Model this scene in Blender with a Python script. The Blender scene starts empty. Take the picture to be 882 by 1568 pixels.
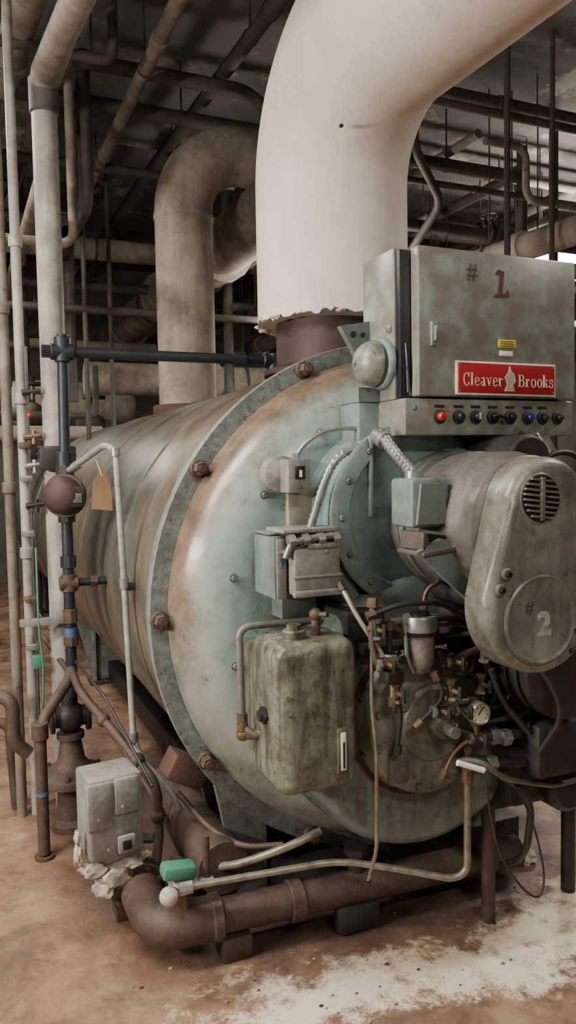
import bpy, bmesh, math, random
from mathutils import Vector, Matrix
random.seed(7)
sc=bpy.context.scene
V=Vector
# ---------------------------------------------------------------- materials
def L(c):
    o=[]
    for x in c:
        x=x/255.0
        o.append(x/12.92 if x<=.04045 else ((x+.055)/1.055)**2.4)
    return (o[0],o[1],o[2],1)
class N:
    def __init__(s,name):
        s.m=bpy.data.materials.new(name); s.m.use_nodes=True; s.t=s.m.node_tree
        s.b=s.t.nodes['Principled BSDF']; s.tc=s.t.nodes.new('ShaderNodeTexCoord')
    def n(s,k,**kw):
        x=s.t.nodes.new(k)
        for a,b in kw.items(): setattr(x,a,b)
        return x
    def l(s,a,b): s.t.links.new(a,b)
    def noise(s,scale,detail=6,rough=.6,dist=0,stretch=None):
        x=s.n('ShaderNodeTexNoise'); x.inputs['Scale'].default_value=scale; x.inputs['Detail'].default_value=detail
        x.inputs['Roughness'].default_value=rough; x.inputs['Distortion'].default_value=dist
        if stretch:
            m=s.n('ShaderNodeMapping'); m.inputs['Scale'].default_value=stretch; s.l(s.tc.outputs['Object'],m.inputs[0]); s.l(m.outputs[0],x.inputs[0])
        else: s.l(s.tc.outputs['Object'],x.inputs[0])
        return x.outputs[0]
    def ramp(s,fac,a,b,lo=(0,0,0,1),hi=(1,1,1,1)):
        r=s.n('ShaderNodeValToRGB'); r.color_ramp.elements[0].position=a; r.color_ramp.elements[1].position=b
        r.color_ramp.elements[0].color=lo; r.color_ramp.elements[1].color=hi; s.l(fac,r.inputs[0]); return r.outputs[0]
    def mix(s,f,a,b):
        m=s.n('ShaderNodeMix',data_type='RGBA')
        for v,i in ((f,0),(a,6),(b,7)):
            if hasattr(v,'links'): s.l(v,m.inputs[i])
            else: m.inputs[i].default_value=v
        return m.outputs[2]
    def math(s,op,a,b=None):
        m=s.n('ShaderNodeMath',operation=op)
        for v,i in ((a,0),(b,1)):
            if v is None: continue
            if hasattr(v,'links'): s.l(v,m.inputs[i])
            else: m.inputs[i].default_value=v
        return m.outputs[0]
    def bump(s,h,st,d=.01):
        b=s.n('ShaderNodeBump'); b.inputs['Strength'].default_value=st; b.inputs['Distance'].default_value=d
        s.l(h,b.inputs['Height']); s.l(b.outputs[0],s.b.inputs['Normal'])
def worn(name,c1,c2,rust=(92,58,40),amt=.35,rough=.5,metal=0.,scale=4.,bump=.3,streak=.3,rs=3.,chips=.5,edge=0.):
    n=N(name)
    a=n.noise(scale,8,.65); col=n.mix(n.ramp(a,.35,.68),L(c1),L(c2))
    gr=L([rust[i]*.5+c2[i]*.28 for i in range(3)])
    if streak>0:
        s2=n.noise(scale*2.6,7,.65,.2,(1.7,1.7,.22)); k=n.ramp(s2,.45,.68); k=n.math('MULTIPLY',k,streak)
        col=n.mix(k,col,gr)
    if amt>0:
        g=n.noise(scale*1.9,9,.72,.2); k=n.math('MULTIPLY',n.ramp(g,.46,.62),min(1,amt*1.2)); col=n.mix(k,col,gr)
    if chips>0:
        r=n.noise(scale*rs*2,10,.75,.1); t=.70-.12*chips
        mk=n.math('MULTIPLY',n.ramp(r,t-.03,t+.05),.85); col=n.mix(mk,col,L(rust))
    if edge>0:
        g=n.n('ShaderNodeNewGeometry'); p=n.math('ADD',g.outputs['Pointiness'],n.math('MULTIPLY',n.math('SUBTRACT',n.noise(scale*8,6),.5),.12))
        col=n.mix(n.math('MULTIPLY',n.ramp(p,.53,.58),edge),col,L(rust))
    n.l(col,n.b.inputs['Base Color']); n.b.inputs['Metallic'].default_value=metal
    rr=n.mix(n.noise(scale*1.7,5),(rough-.12,)*3+(1,),(min(1,rough+.15),)*3+(1,)); n.l(rr,n.b.inputs['Roughness'])
    if bump>0: n.bump(n.noise(scale*9,8,.7),bump,.005)
    return n.m
def flat(name,c,rough=.5,metal=0,emit=0):
    n=N(name); n.b.inputs['Roughness'].default_value=rough; n.b.inputs['Metallic'].default_value=metal
    a=n.noise(30,4); n.l(n.mix(a,L([x*.88 for x in c]),L([min(255,x*1.08) for x in c])),n.b.inputs['Base Color'])
    if emit: n.b.inputs['Emission Color'].default_value=L(c); n.b.inputs['Emission Strength'].default_value=emit
    return n.m
M={}
M['teal']=worn('teal_paint_worn',(130,156,153),(106,134,133),(84,66,54),.35,.36,.05,3,.1,.3,3,.6,.4)
M['tealr']=worn('teal_paint_chipped',(140,162,164),(112,136,140),(84,64,52),.4,.40,.05,6,.25,.2,3,1.1,.5)
M['cab']=worn('cabinet_teal_enamel',(144,166,161),(133,155,151),(98,76,62),.08,.31,.0,2,.04,.15,4,.35,.7)
M['grn']=worn('grey_green_oily_paint',(142,144,128),(106,110,98),(60,46,35),.6,.31,.1,6,.22,.95,2.5,.9,.4)
M['casing']=worn('grey_teal_oily_paint',(114,128,122),(86,100,96),(66,52,43),.55,.34,.05,5,.22,.55,3,.8)
M['guard']=worn('guard_grey_green_paint',(138,142,131),(106,114,107),(76,59,46),.45,.34,.1,4,.15,.6,3,.7,.5)
M['drum']=worn('drum_dusty_brown_grey',(108,110,108),(94,87,81),(78,60,49),.5,.40,.15,4,.15,.3,3,.8)
M['rust']=worn('rusty_iron',(96,70,58),(62,48,42),(122,80,59),.4,.75,.15,7,.6,.2)
M['brown']=worn('brown_iron_pipe',(92,78,70),(60,52,47),(114,78,60),.5,.55,.25,8,.5,.2,3,.9)
M['dark']=worn('dark_iron',(56,55,54),(34,34,34),(76,58,48),.3,.5,.3,9,.3,.1)
M['black']=worn('black_iron_pipe',(44,49,57),(30,34,42),(72,58,50),.15,.42,.3,9,.2,.1)
M['galv']=worn('galvanized_steel',(176,178,176),(136,140,140),(90,76,64),.3,.31,.7,14,.1,.1)
M['steelt']=worn('steel_tube',(156,150,138),(120,113,103),(80,64,52),.4,.35,.5,12,.1,.1)
M['grey']=worn('grey_enamel_box',(162,165,161),(137,140,136),(82,66,54),.25,.45,.05,8,.08,.35,3,.4,.4)
M['copper']=worn('copper_tube_dull',(116,88,72),(86,70,58),(58,46,38),.4,.42,.4,10,.15,.1)
M['brass']=worn('brass_fitting',(128,110,84),(94,81,64),(60,48,39),.4,.42,.5,20,.15,0)
M['maroon']=worn('maroon_primer_metal',(66,45,44),(50,37,37),(82,56,47),.2,.6,.1,3,.15,.2)
M['ins']=worn('insulation_canvas_white',(220,212,202),(201,191,181),(136,112,94),.10,.85,0,1.6,.45,.12,6,0)
M['insd']=worn('insulation_canvas_dingy',(176,167,154),(148,137,125),(82,65,52),.4,.85,0,2.0,.35,.5,3,.3)
M['pipew']=worn('pipe_paint_offwhite',(172,169,162),(142,137,129),(80,64,53),.35,.5,0,4,.2,.45)
M['bgp']=worn('pipe_paint_beige_dusty',(140,131,119),(100,92,84),(56,45,38),.45,.7,0,3,.2,.35)
M['bgd']=worn('pipe_dark_dusty',(80,76,72),(54,52,50),(84,60,48),.3,.65,0,5,.2,.1)
M['hose']=flat('black_rubber',(40,38,38),.5)
M['red']=flat('sign_red_enamel',(158,34,42),.3)
M['white']=flat('sign_cream_letters',(232,224,210),.5)
M['redl']=flat('red_lens',(180,40,30),.25)
M['bluel']=flat('blue_lens',(36,50,120),.25)
M['grnl']=flat('dark_green_lens',(28,52,42),.25)
M['blk']=flat('black_plastic',(26,26,28),.4)
M['yel']=flat('yellow_label',(214,186,60),.5)
M['tag']=flat('manila_tag',(136,108,82),.8)
M['green']=flat('green_handle',(66,124,102),.45)
M['dial']=flat('dial_face',(225,222,212),.4)
M['mark']=flat('marker_brown_red',(88,46,40),.7)
M['markd']=flat('marker_dark',(60,66,64),.7)
M['bluet']=flat('blue_tape',(66,94,124),.5)
M['plast']=worn('plaster_white_lumps',(204,198,187),(168,159,145),(96,76,62),.4,.9,0,20,.8,0)
M['chalk']=worn('chalk_smear',(176,176,164),(140,144,132),(112,102,90),.4,.9,0,30,.1,0)
M['glass']=flat('dark_glass',(34,40,38),.12)
def shellmat():
    n=N('boiler_jacket_brown_grey')
    a=n.noise(1.6,8,.6); col=n.mix(n.ramp(a,.35,.7),L((128,115,98)),L((94,84,72)))
    b=n.noise(2.2,8,.65,.8,(1,.5,.35)); col=n.mix(n.ramp(b,.44,.62),col,L((94,101,96)))
    g=n.noise(3.4,9,.72); col=n.mix(n.math('MULTIPLY',n.ramp(g,.44,.62),.7),col,L((68,57,49)))
    r=n.noise(9,10,.75,.3); col=n.mix(n.ramp(r,.59,.69),col,L((66,51,42)))
    n.l(col,n.b.inputs['Base Color']); n.b.inputs['Metallic'].default_value=.2; n.b.inputs['Roughness'].default_value=.35
    n.bump(n.noise(5,8,.6),.3,.012); return n.m
M['shell']=shellmat()
CX,CZ=1.515,1.105
def headmat():
    n=N('boiler_head_paint'); sp=n.n('ShaderNodeSeparateXYZ'); n.l(n.tc.outputs['Object'],sp.inputs[0])
    dx=n.math('SUBTRACT',sp.outputs[0],CX); dz=n.math('SUBTRACT',sp.outputs[2],CZ)
    r=n.math('SQRT',n.math('ADD',n.math('MULTIPLY',dx,dx),n.math('MULTIPLY',dz,dz)))
    ns=n.noise(7,9,.75,.2); rr=n.math('ADD',r,n.math('MULTIPLY',n.math('SUBTRACT',ns,.5),.12))
    face=n.mix(n.ramp(n.noise(2.5,8,.65),.35,.7),L((130,152,149)),L((104,129,128)))
    st=n.math('MULTIPLY',n.ramp(n.noise(9,7,.65,.1,(1.6,1.6,.2)),.48,.70),.33)
    face=n.mix(st,face,L((90,82,70)))
    pale=n.mix(n.noise(9,6),L((156,164,155)),L((124,138,132)))
    c=n.mix(n.ramp(rr,.70,.78),face,pale)
    br=n.mix(n.ramp(n.noise(6,8,.7),.35,.65),L((130,112,95)),L((84,72,62)))
    zz=n.math('MULTIPLY',n.ramp(rr,.800,.845),n.ramp(n.math('ADD',dz,n.math('MULTIPLY',ns,.5)),-.30,.35,(.3,.3,.3,1)))
    c=n.mix(zz,c,br)
    g=n.noise(6,9,.72); c=n.mix(n.math('MULTIPLY',n.ramp(g,.50,.66),.5),c,L((88,78,67)))
    rs=n.noise(22,10,.75,.2); c=n.mix(n.math('MULTIPLY',n.ramp(rs,.59,.69),.8),c,L((80,64,52)))
    n.l(c,n.b.inputs['Base Color']); n.b.inputs['Metallic'].default_value=.05
    n.l(n.mix(n.noise(5,5),(.16,.16,.16,1),(.38,.38,.38,1)),n.b.inputs['Roughness'])
    n.bump(n.noise(22,8,.7),.12,.005); return n.m
M['head']=headmat()
def floormat():
    n=N('stained_concrete_floor'); sp=n.n('ShaderNodeSeparateXYZ'); n.l(n.tc.outputs['Object'],sp.inputs[0])
    x,y=sp.outputs[0],sp.outputs[1]
    c=n.mix(n.ramp(n.noise(1.3,9,.65,.4),.35,.65),L((146,114,93)),L((112,89,76)))
    lf=n.ramp(n.math('ADD',x,n.noise(2,6)),.2,1.3); c=n.mix(n.math('MULTIPLY',n.math('SUBTRACT',1,lf),.4),c,L((166,122,90)))
    c=n.mix(n.math('MULTIPLY',n.ramp(n.noise(4,10,.75,.3),.47,.62),.65),c,L((162,135,112)))
    c=n.mix(n.math('MULTIPLY',n.ramp(n.noise(3.1,9,.75,.4),.47,.60),.8),c,L((90,70,62)))
    wob=n.noise(2.2,10,.75); yy=n.math('ADD',y,n.math('MULTIPLY',n.math('SUBTRACT',wob,.5),1.3))
    d=n.math('ABSOLUTE',n.math('SUBTRACT',yy,2.0))
    band=n.math('SUBTRACT',1,n.math('DIVIDE',d,.30)); xr=n.ramp(n.math('DIVIDE',x,3.),.12,.30)
    band=n.math('MULTIPLY',n.math('MAXIMUM',band,0),xr)
    k=n.math('ADD',n.math('MULTIPLY',band,.30),n.math('MULTIPLY',n.noise(6,15,.88,.2),.95))
    c=n.mix(n.math('MULTIPLY',n.ramp(k,.58,.69),.95),c,L((226,212,188)))
    k2=n.noise(2.3,13,.82,.2); c=n.mix(n.math('MULTIPLY',n.ramp(k2,.56,.64),.45),c,L((196,176,148)))
    # darker patches over the floor, then a broad one under the boiler front
    k3=n.noise(2.9,12,.8,.2); c=n.mix(n.math('MULTIPLY',n.ramp(k3,.54,.64),.6),c,L((78,62,55)))
    sp2=n.noise(70,4,.6); c=n.mix(n.ramp(sp2,.72,.75),c,L((206,190,168)))
    sp3=n.noise(40,4,.6); c=n.mix(n.math('MULTIPLY',n.ramp(sp3,.66,.72),.7),c,L((70,55,49)))
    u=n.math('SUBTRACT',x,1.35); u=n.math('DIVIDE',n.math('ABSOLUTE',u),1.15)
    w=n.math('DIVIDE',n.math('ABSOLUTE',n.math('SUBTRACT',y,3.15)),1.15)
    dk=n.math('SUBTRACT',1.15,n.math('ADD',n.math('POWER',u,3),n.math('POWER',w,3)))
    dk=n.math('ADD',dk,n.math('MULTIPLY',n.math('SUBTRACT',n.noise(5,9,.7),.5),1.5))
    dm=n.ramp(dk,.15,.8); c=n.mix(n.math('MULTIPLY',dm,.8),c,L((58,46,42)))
    n.l(c,n.b.inputs['Base Color'])
    n.l(n.mix(n.ramp(n.noise(2.5,8,.7),.4,.62),(.2,.2,.2,1),(.68,.68,.68,1)),n.b.inputs['Roughness'])
    n.bump(n.noise(14,12,.75),.4,.012); return n.m
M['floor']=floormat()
M['ceil']=worn('ceiling_concrete_sooty',(98,96,94),(66,65,64),(152,145,138),0,.9,0,.9,.3,.0,.8,1.1)
M['wall']=worn('wall_block_dingy',(124,119,113),(90,86,82),(66,54,46),.2,.9,0,.8,.3,.3,3.)
# ---------------------------------------------------------------- mesh builder
def frame(d):
    d=d.normalized(); a=V((0,0,1)) if abs(d.z)<.9 else V((1,0,0))
    u=d.cross(a).normalized(); return u,d.cross(u).normalized()
def fil(pts,f,n=6):
    pts=[V(p) for p in pts]
    if f<=0 or len(pts)<3: return pts
    o=[pts[0]]
    for i in range(1,len(pts)-1):
        a,b,c=pts[i-1],pts[i],pts[i+1]; d1=(a-b); d2=(c-b)
        d=min(f,d1.length*.49,d2.length*.49); p0=b+d1.normalized()*d; p2=b+d2.normalized()*d
        k=.5523
        c0=p0+(b-p0)*k; c1=p2+(b-p2)*k
        for j in range(n+1):
            t=j/n; o.append(p0*(1-t)**3+c0*3*t*(1-t)**2+c1*3*t*t*(1-t)+p2*t**3)
    o.append(pts[-1]); return o
def resamp(pts,step):
    o=[pts[0].copy()]
    acc=0
    for a,b in zip(pts,pts[1:]):
        l=(b-a).length
        if l<1e-6: continue
        t=step-acc
        while t<l:
            o.append(a+(b-a)*(t/l)); t+=step
        acc=(acc+l)%step
    return o
class B:
    def __init__(s): s.v=[];s.f=[];s.mi=[];s.ms=[]
    def m(s,k):
        if k not in s.ms: s.ms.append(k)
        return s.ms.index(k)
    def add(s,vs,fs,mat):
        o=len(s.v); s.v+=[tuple(v) for v in vs]; k=s.m(mat)
        for f in fs: s.f.append([i+o for i in f]); s.mi.append(k)
    def tube(s,pts,r,mat,f=0,seg=16,caps=True,radii=None,n=6,jag=0):
        P=fil(pts,f,n)
        Q=[P[0]]
        for p in P[1:]:
            if (p-Q[-1]).length>1e-5: Q.append(p)
        P=Q; vs=[];fs=[]
        t0=(P[1]-P[0]).normalized(); u,w=frame(t0)
        for i,p in enumerate(P):
            if i==0: t=t0
            elif i==len(P)-1: t=(P[i]-P[i-1]).normalized()
            else: t=((P[i+1]-P[i]).normalized()+(P[i]-P[i-1]).normalized()).normalized()
            u=(u-t*u.dot(t)).normalized(); w=t.cross(u)
            rr=radii[i] if radii else r
            for k in range(seg):
                a=2*math.pi*k/seg
                q=p+(u*math.cos(a)+w*math.sin(a))*rr
                if jag and i==0: q=q+t*(random.uniform(-jag,jag)+jag*1.2*math.sin(a*3)*math.sin(a*7+1))
                vs.append(q)
        n_=len(P)
        for i in range(n_-1):
            for k in range(seg):
                k2=(k+1)%seg; fs.append([i*seg+k,i*seg+k2,(i+1)*seg+k2,(i+1)*seg+k])
        if caps: fs.append(list(range(seg))[::-1]); fs.append([(n_-1)*seg+k for k in range(seg)])
        s.add(vs,fs,mat); return s
    def flex(s,pts,r,mat,f=.05,step=.0055):
        P=resamp(fil(pts,f,8),step); rad=[r*(1.0 if i%2 else .78) for i in range(len(P))]
        return s.tube(P,r,mat,0,12,True,rad)
    def lathe(s,prof,o,ax,mat,seg=40,a0=0.):
        o=V(o); d=V(ax).normalized(); u,w=frame(d); vs=[];fs=[]
        for (r,t) in prof:
            for k in range(seg):
                a=2*math.pi*k/seg+a0; vs.append(o+d*t+(u*math.cos(a)+w*math.sin(a))*max(r,1e-4))
        for i in range(len(prof)-1):
            for k in range(seg):
                k2=(k+1)%seg; fs.append([i*seg+k,i*seg+k2,(i+1)*seg+k2,(i+1)*seg+k])
        fs.append(list(range(seg))[::-1]); fs.append([(len(prof)-1)*seg+k for k in range(seg)])
        s.add(vs,fs,mat); return s
    def cyl(s,a,b,r,mat,seg=24,ch=0.):
        a,b=V(a),V(b); l=(b-a).length; ch=min(ch,l*.4,r*.5)
        pr=[(r,0),(r,l)] if ch<=0 else [(r-ch,0),(r,ch),(r,l-ch),(r-ch,l)]
        return s.lathe(pr,a,b-a,mat,seg)
    def bolt(s,o,ax,r,h,mat):
        s.lathe([(r*1.35,0),(r*1.35,h*.3)],o,ax,mat,14)
        return s.lathe([(r,h*.3),(r,h*.9),(r*.85,h)],o,ax,mat,6)
    def ball(s,c,r,mat,sq=1.,ax=(0,0,1)):
        return s.lathe([(r*math.sin(math.pi*i/12),-r*sq*math.cos(math.pi*i/12)) for i in range(13)],c,ax,mat,24)
    def lump(s,c,r,mat,sc_=(1,1,1)):
        bm=bmesh.new(); bmesh.ops.create_icosphere(bm,subdivisions=3,radius=1)
        ph=[random.uniform(0,6) for _ in range(6)]
        for v in bm.verts:
            p=v.co; k=1+.22*math.sin(p.x*3+ph[0])*math.sin(p.y*4+ph[1])+.16*math.sin(p.z*6+ph[2])*math.sin(p.x*7+ph[3])+.08*math.sin(p.y*13+ph[4])
            v.co=V((p.x*sc_[0],p.y*sc_[1],p.z*sc_[2]))*r*k
        bm.verts.index_update(); c=V(c)
        s.add([v.co+c for v in bm.verts],[[v.index for v in f.verts] for f in bm.faces],mat); bm.free(); return s
    def box(s,lo,hi,mat,bev=.004,rot=None,seg=2):
        lo,hi=V(lo),V(hi); c=(lo+hi)/2; d=hi-lo
        bm=bmesh.new(); bmesh.ops.create_cube(bm,size=1)
        for v in bm.verts: v.co=V((v.co.x*d.x,v.co.y*d.y,v.co.z*d.z))
        if bev>0: bmesh.ops.bevel(bm,geom=bm.edges[:],offset=min(bev,min(d)*.45),segments=seg,profile=.5,affect='EDGES')
        bm.verts.index_update()
        R=rot if rot is not None else Matrix.Identity(3)
        s.add([R@v.co+c for v in bm.verts],[[v.index for v in f.verts] for f in bm.faces],mat); bm.free(); return s
    def prism(s,out,y0,y1,mat,ax='y',bev=0):
        def T(a,b,t): return V((a,t,b)) if ax=='y' else (V((t,a,b)) if ax=='x' else V((a,b,t)))
        bm=bmesh.new(); A=[bm.verts.new(T(a,b,y0)) for a,b in out]; f=bm.faces.new(A)
        r=bmesh.ops.extrude_face_region(bm,geom=[f]); d=T(0,0,y1)-T(0,0,y0)
        for g in r['geom']:
            if isinstance(g,bmesh.types.BMVert): g.co+=d
        if bev>0:
            front=[e for e in bm.edges if all(abs((v.co-T(0,0,y0)).dot(d.normalized()))<1e-5 for v in e.verts)]
            bmesh.ops.bevel(bm,geom=front,offset=bev,segments=4,profile=.5,affect='EDGES')
        bm.verts.index_update()
        s.add([v.co.copy() for v in bm.verts],[[v.index for v in f.verts] for f in bm.faces],mat); bm.free(); return s
    def done(s,name,parent=None,ang=38):
        me=bpy.data.meshes.new(name); me.from_pydata(s.v,[],s.f); me.validate()
        for k in s.ms: me.materials.append(M[k])
        if len(me.polygons)==len(s.mi):
            me.polygons.foreach_set('material_index',s.mi)
        bm=bmesh.new(); bm.from_mesh(me); bmesh.ops.recalc_face_normals(bm,faces=bm.faces[:]); bm.to_mesh(me); bm.free()
        me.polygons.foreach_set('use_smooth',[True]*len(me.polygons)); me.set_sharp_from_angle(angle=math.radians(ang)); me.update()
        o=bpy.data.objects.new(name,me); sc.collection.objects.link(o)
        if parent: o.parent=parent
        return o
def E(name):
    e=bpy.data.objects.new(name,None); sc.collection.objects.link(e); e.empty_display_size=.1; return e
def text(body,loc,size,mat,parent,name,sx=1.,rot=(math.pi/2,0,0),off=0.,ext=.001):
    c=bpy.data.curves.new(name,'FONT'); c.body=body; c.size=size; c.extrude=ext; c.offset=off; c.align_x='CENTER'; c.align_y='CENTER'
    o=bpy.data.objects.new(name,c); sc.collection.objects.link(o); o.location=loc; o.rotation_euler=rot; o.scale=(sx,1,1)
    c.materials.append(M[mat]); o.parent=parent; return o
# ---------------------------------------------------------------- room
X0,X1,Y0,Y1,H=-2.6,8.5,-2.6,12.,4.65
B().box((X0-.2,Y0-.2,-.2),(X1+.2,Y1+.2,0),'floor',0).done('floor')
B().box((X0-.2,Y0-.2,H),(X1+.2,Y1+.2,H+.2),'ceil',0).done('ceiling')
B().box((X0,Y1,0),(X1,Y1+.2,H),'wall',0).done('wall_back')
B().box((X0,Y0-.2,0),(X1,Y0,H),'wall',0).done('wall_front')
B().box((X0-.2,Y0,0),(X0,Y1,H),'wall',0).done('wall_left')
B().box((X1,Y0,0),(X1+.2,Y1,H),'wall',0).done('wall_right')
for i,yb in enumerate((6.6,10.2)):
    B().box((X0,yb,H-.2),(X1,yb+.35,H),'ceil',.01).done('trim_%d'%(i+1))
# ---------------------------------------------------------------- boiler
boiler=E('boiler')
b=B(); pr=[(.0,9.55),(.86,9.5),(.895,9.45)]
for yb in (8.2,6.9,5.6,4.3,3.25):
    pr+=[(.895,yb+.03),(.901,yb+.028),(.901,yb-.028),(.895,yb-.03)]
pr+=[(.895,2.55),(.88,2.53)]
b.lathe([(r,t) for r,t in pr],(CX,0,CZ),(0,1,0),'shell',128)
b.done('shell_jacket',boiler)
b=B(); b.lathe([(.85,2.545),(.935,2.545),(.935,2.512),(.9,2.512),(.9,2.498),(.942,2.498),(.942,2.470),(.940,2.467),(.884,2.467),(.884,2.50)],(CX,0,CZ),(0,1,0),'tealr',160)
b.done('flange_ring',boiler,25)
b=B(); b.lathe([(.884,2.475),(.880,2.44),(.868,2.405),(.85,2.375),(.822,2.348),(.79,2.323),(.755,2.303),(.71,2.289),(.66,2.284),(0,2.28)],(CX,0,CZ),(0,1,0),'head',128)
b.done('front_head',boiler,60)
b=B()
for k in range(11):
    a=math.radians(180+32.73*k); x,z=CX+.912*math.cos(a),CZ+.912*math.sin(a)
    b.cyl((x,2.468,z),(x,2.445,z),.030,'brown',20,.004); b.lathe([(.024,0),(.024,.028),(.020,.032)],(x,2.446,z),(0,-1,0),'brown',6,.3); b.cyl((x,2.42,z),(x,2.404,z),.012,'rust',12)
for k in range(16):
    a=math.radians(11+22.5*k); b.bolt((CX+.725*math.cos(a),2.295,CZ+.725*math.sin(a)),(0,-1,0),.010,.018,'tealr')
b.done('flange_bolts',boiler)
b=B()
for ys in (2.75,5.8,9.0):
    out=[(.92,.0),(2.11,0),(2.24,.52)]
    for k in range(13):
        a=math.radians(-38-104*k/12); out.append((CX+.9*math.cos(a),CZ+.9*math.sin(a)))
    out.append((.79,.52)); b.prism(out,ys,ys+.03,'tealr'); b.box((.88,ys-.06,.0),(2.15,ys+.1,.03),'dark')
    b.box((.9,ys-.05,.02),(.93,ys+.08,.42),'tealr'); b.box((2.1,ys-.05,.02),(2.13,ys+.08,.42),'tealr')
b.box((1.02,2.5,.03),(1.1,9.2,.16),'dark'); b.box((1.93,2.5,.03),(2.01,9.2,.16),'dark')
b.box((1.0,2.42,.0),(2.05,2.52,.17),'dark')
b.prism([(.78,.62),(.90,.50),(1.0,.30),(1.0,.03),(.90,.03)],2.55,2.58,'tealr')
b.done('saddle_supports',boiler)
b=B(); b.lathe([(.452,2.30),(.452,2.12),(.44,2.09),(.41,2.07),(.26,2.06),(0,2.06)],(1.385,0,.80),(0,1,0),'casing',72)
b.lathe([(.462,2.29),(.462,2.26)],(1.385,0,.80),(0,1,0),'tealr',72)
b.done('burner_casing',boiler)
b=B(); b.box((.66,2.6,.47),(.80,2.72,.56),'rust',.005,Matrix.Rotation(.5,3,'Y')); b.done('rusty_clip',boiler)
b=B()
pts=[(168,2.62),(160,2.56),(150,2.58),(146,2.68),(151,2.75),(160,2.72)]
vs=[(CX+.902*math.cos(math.radians(a-12)),y,CZ+.902*math.sin(math.radians(a-12))) for a,y in pts]
b.add(vs,[list(range(6))],'bgp'); b.done('torn_jacket_patch',boiler)
# ---------------------------------------------------------------- blower
bl=E('burner_blower')
b=B(); cx,cz=1.345,1.44
b.lathe([(.29,2.285),(.29,2.27),(.28,2.265),(.28,2.11),(.292,2.105),(.292,2.09),(.28,2.085),(.235,2.085),(.225,2.10),(0,2.10)],(cx,0,cz),(0,1,0),'teal',72)
b.box((1.19,2.16,1.42),(1.5,2.285,1.845),'teal',.006)
b.tube([(1.195,2.10,1.44),(1.195,2.09,1.69)],.012,'teal',0,10)
b.lathe([(.225,2.10),(.225,2.06),(.213,2.055),(.213,1.96),(.216,1.958),(.216,1.95),(.213,1.948),(.213,1.80),(.2,1.78),(.2,1.72),(.16,1.69),(0,1.69)],(1.49,0,1.42),(0,1,0),'drum',64)
b.lathe([(.22,2.06),(.222,2.03),(.214,2.03)],(1.49,0,1.42),(0,1,0),'teal',64)
for k in range(14):
    a=math.radians(k*360/14); b.bolt((cx+.26*math.cos(a),2.088,cz+.26*math.sin(a)),(0,-1,0),.009,.014,'tealr')
b.done('blower_housing',bl)
b=B(); b.prism([(1.17,1.355),(1.36,1.19),(1.42,1.25),(1.42,1.36),(1.25,1.39)],1.80,1.815,'teal')
b.prism([(1.03,1.33),(1.10,1.33),(1.17,1.17),(1.13,1.14)],2.12,2.27,'teal')
b.box((1.185,1.79,1.35),(1.33,1.93,1.362),'drum',.002,Matrix.Rotation(-.1,3,'Y'))
b.box((1.19,1.80,1.36),(1.20,1.92,1.41),'drum',.002); b.done('mounting_brackets',bl)
b=B(); b.box((1.175,1.83,1.42),(1.30,1.95,1.56),'teal',.012); b.prism([(1.185,1.43),(1.29,1.43),(1.27,1.54),(1.20,1.545)],1.82,1.83,'teal')
b.flex([(1.20,2.05,1.70),(1.205,1.98,1.64),(1.225,1.9,1.57)],.02,'galv',.05,.008); b.cyl((1.225,1.9,1.555),(1.225,1.9,1.58),.026,'galv'); b.cyl((1.198,2.06,1.69),(1.203,2.02,1.67),.027,'galv')
b.done('motor_junction_box',bl)
b=B(); b.cyl((1.62,1.86,1.60),(1.62,2.2,1.60),.085,'dark',32,.01)
b.tube([(1.80+.13*math.cos(a*math.pi/12),1.92,1.50+.13*math.sin(a*math.pi/12)) for a in range(25)],.010,'hose',0,10)
for a in (0.3,2.4,4.5): b.tube([(1.80,1.92,1.50),(1.80+.13*math.cos(a),1.92,1.50+.13*math.sin(a))],.008,'dark',0,8)
b.cyl((1.80,1.90,1.50),(1.80,2.1,1.50),.03,'dark'); b.tube([(1.70,2.0,1.69),(1.70,1.9,1.64),(1.66,1.84,1.58),(1.62,1.8,1.50)],.012,'hose',.04,10)
b.tube([(1.76,2.0,1.69),(1.78,1.95,1.6),(1.86,1.9,1.5),(1.88,1.9,1.2),(1.8,1.9,1.05)],.012,'galv',.05,10); b.cyl((1.74,2.0,1.655),(1.74,2.0,1.69),.025,'grn',12)
b.done('linkage_and_handwheel',bl)
# ---------------------------------------------------------------- belt guard
g=E('belt_guard')
def hull2(c1,r1,c2,r2,n=28):
    d=(c1[1]-c2[1]); al=math.asin((r2-r1)/d); o=[]
    for k in range(n+1):
        a=al+(math.pi-2*al)*k/n; o.append((c1[0]+r1*math.cos(a),c1[1]+r1*math.sin(a)))
    for k in range(n+1):
        a=(math.pi-al)+(math.pi+2*al)*k/n; o.append((c2[0]+r2*math.cos(a),c2[1]+r2*math.sin(a)))
    return o
b=B(); b.prism(hull2((1.462,1.472),.142,(1.442,1.215),.188),1.60,1.70,'guard','y',.03)
b.lathe([(.122,0),(.122,.006),(.116,.01),(.11,.006),(.105,.004),(0,.004)],(1.425,1.60,1.18),(0,-1,0),'guard',48)
b.cyl((1.425,1.603,1.503),(1.425,1.597,1.503),.069,'guard',40,.003)
b.cyl((1.425,1.600,1.503),(1.425,1.5955,1.503),.062,'blk',40)
for i in range(8):
    z=1.503-.049+i*.014; w=math.sqrt(max(.001,.061**2-(z-1.503)**2))
    b.box((1.425-w,1.588,z-.003),(1.425+w,1.597,z+.003),'guard',.001,Matrix.Rotation(.12,3,'Y'))
b.box((1.419,1.586,1.445),(1.431,1.596,1.56),'guard',.001)
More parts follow.
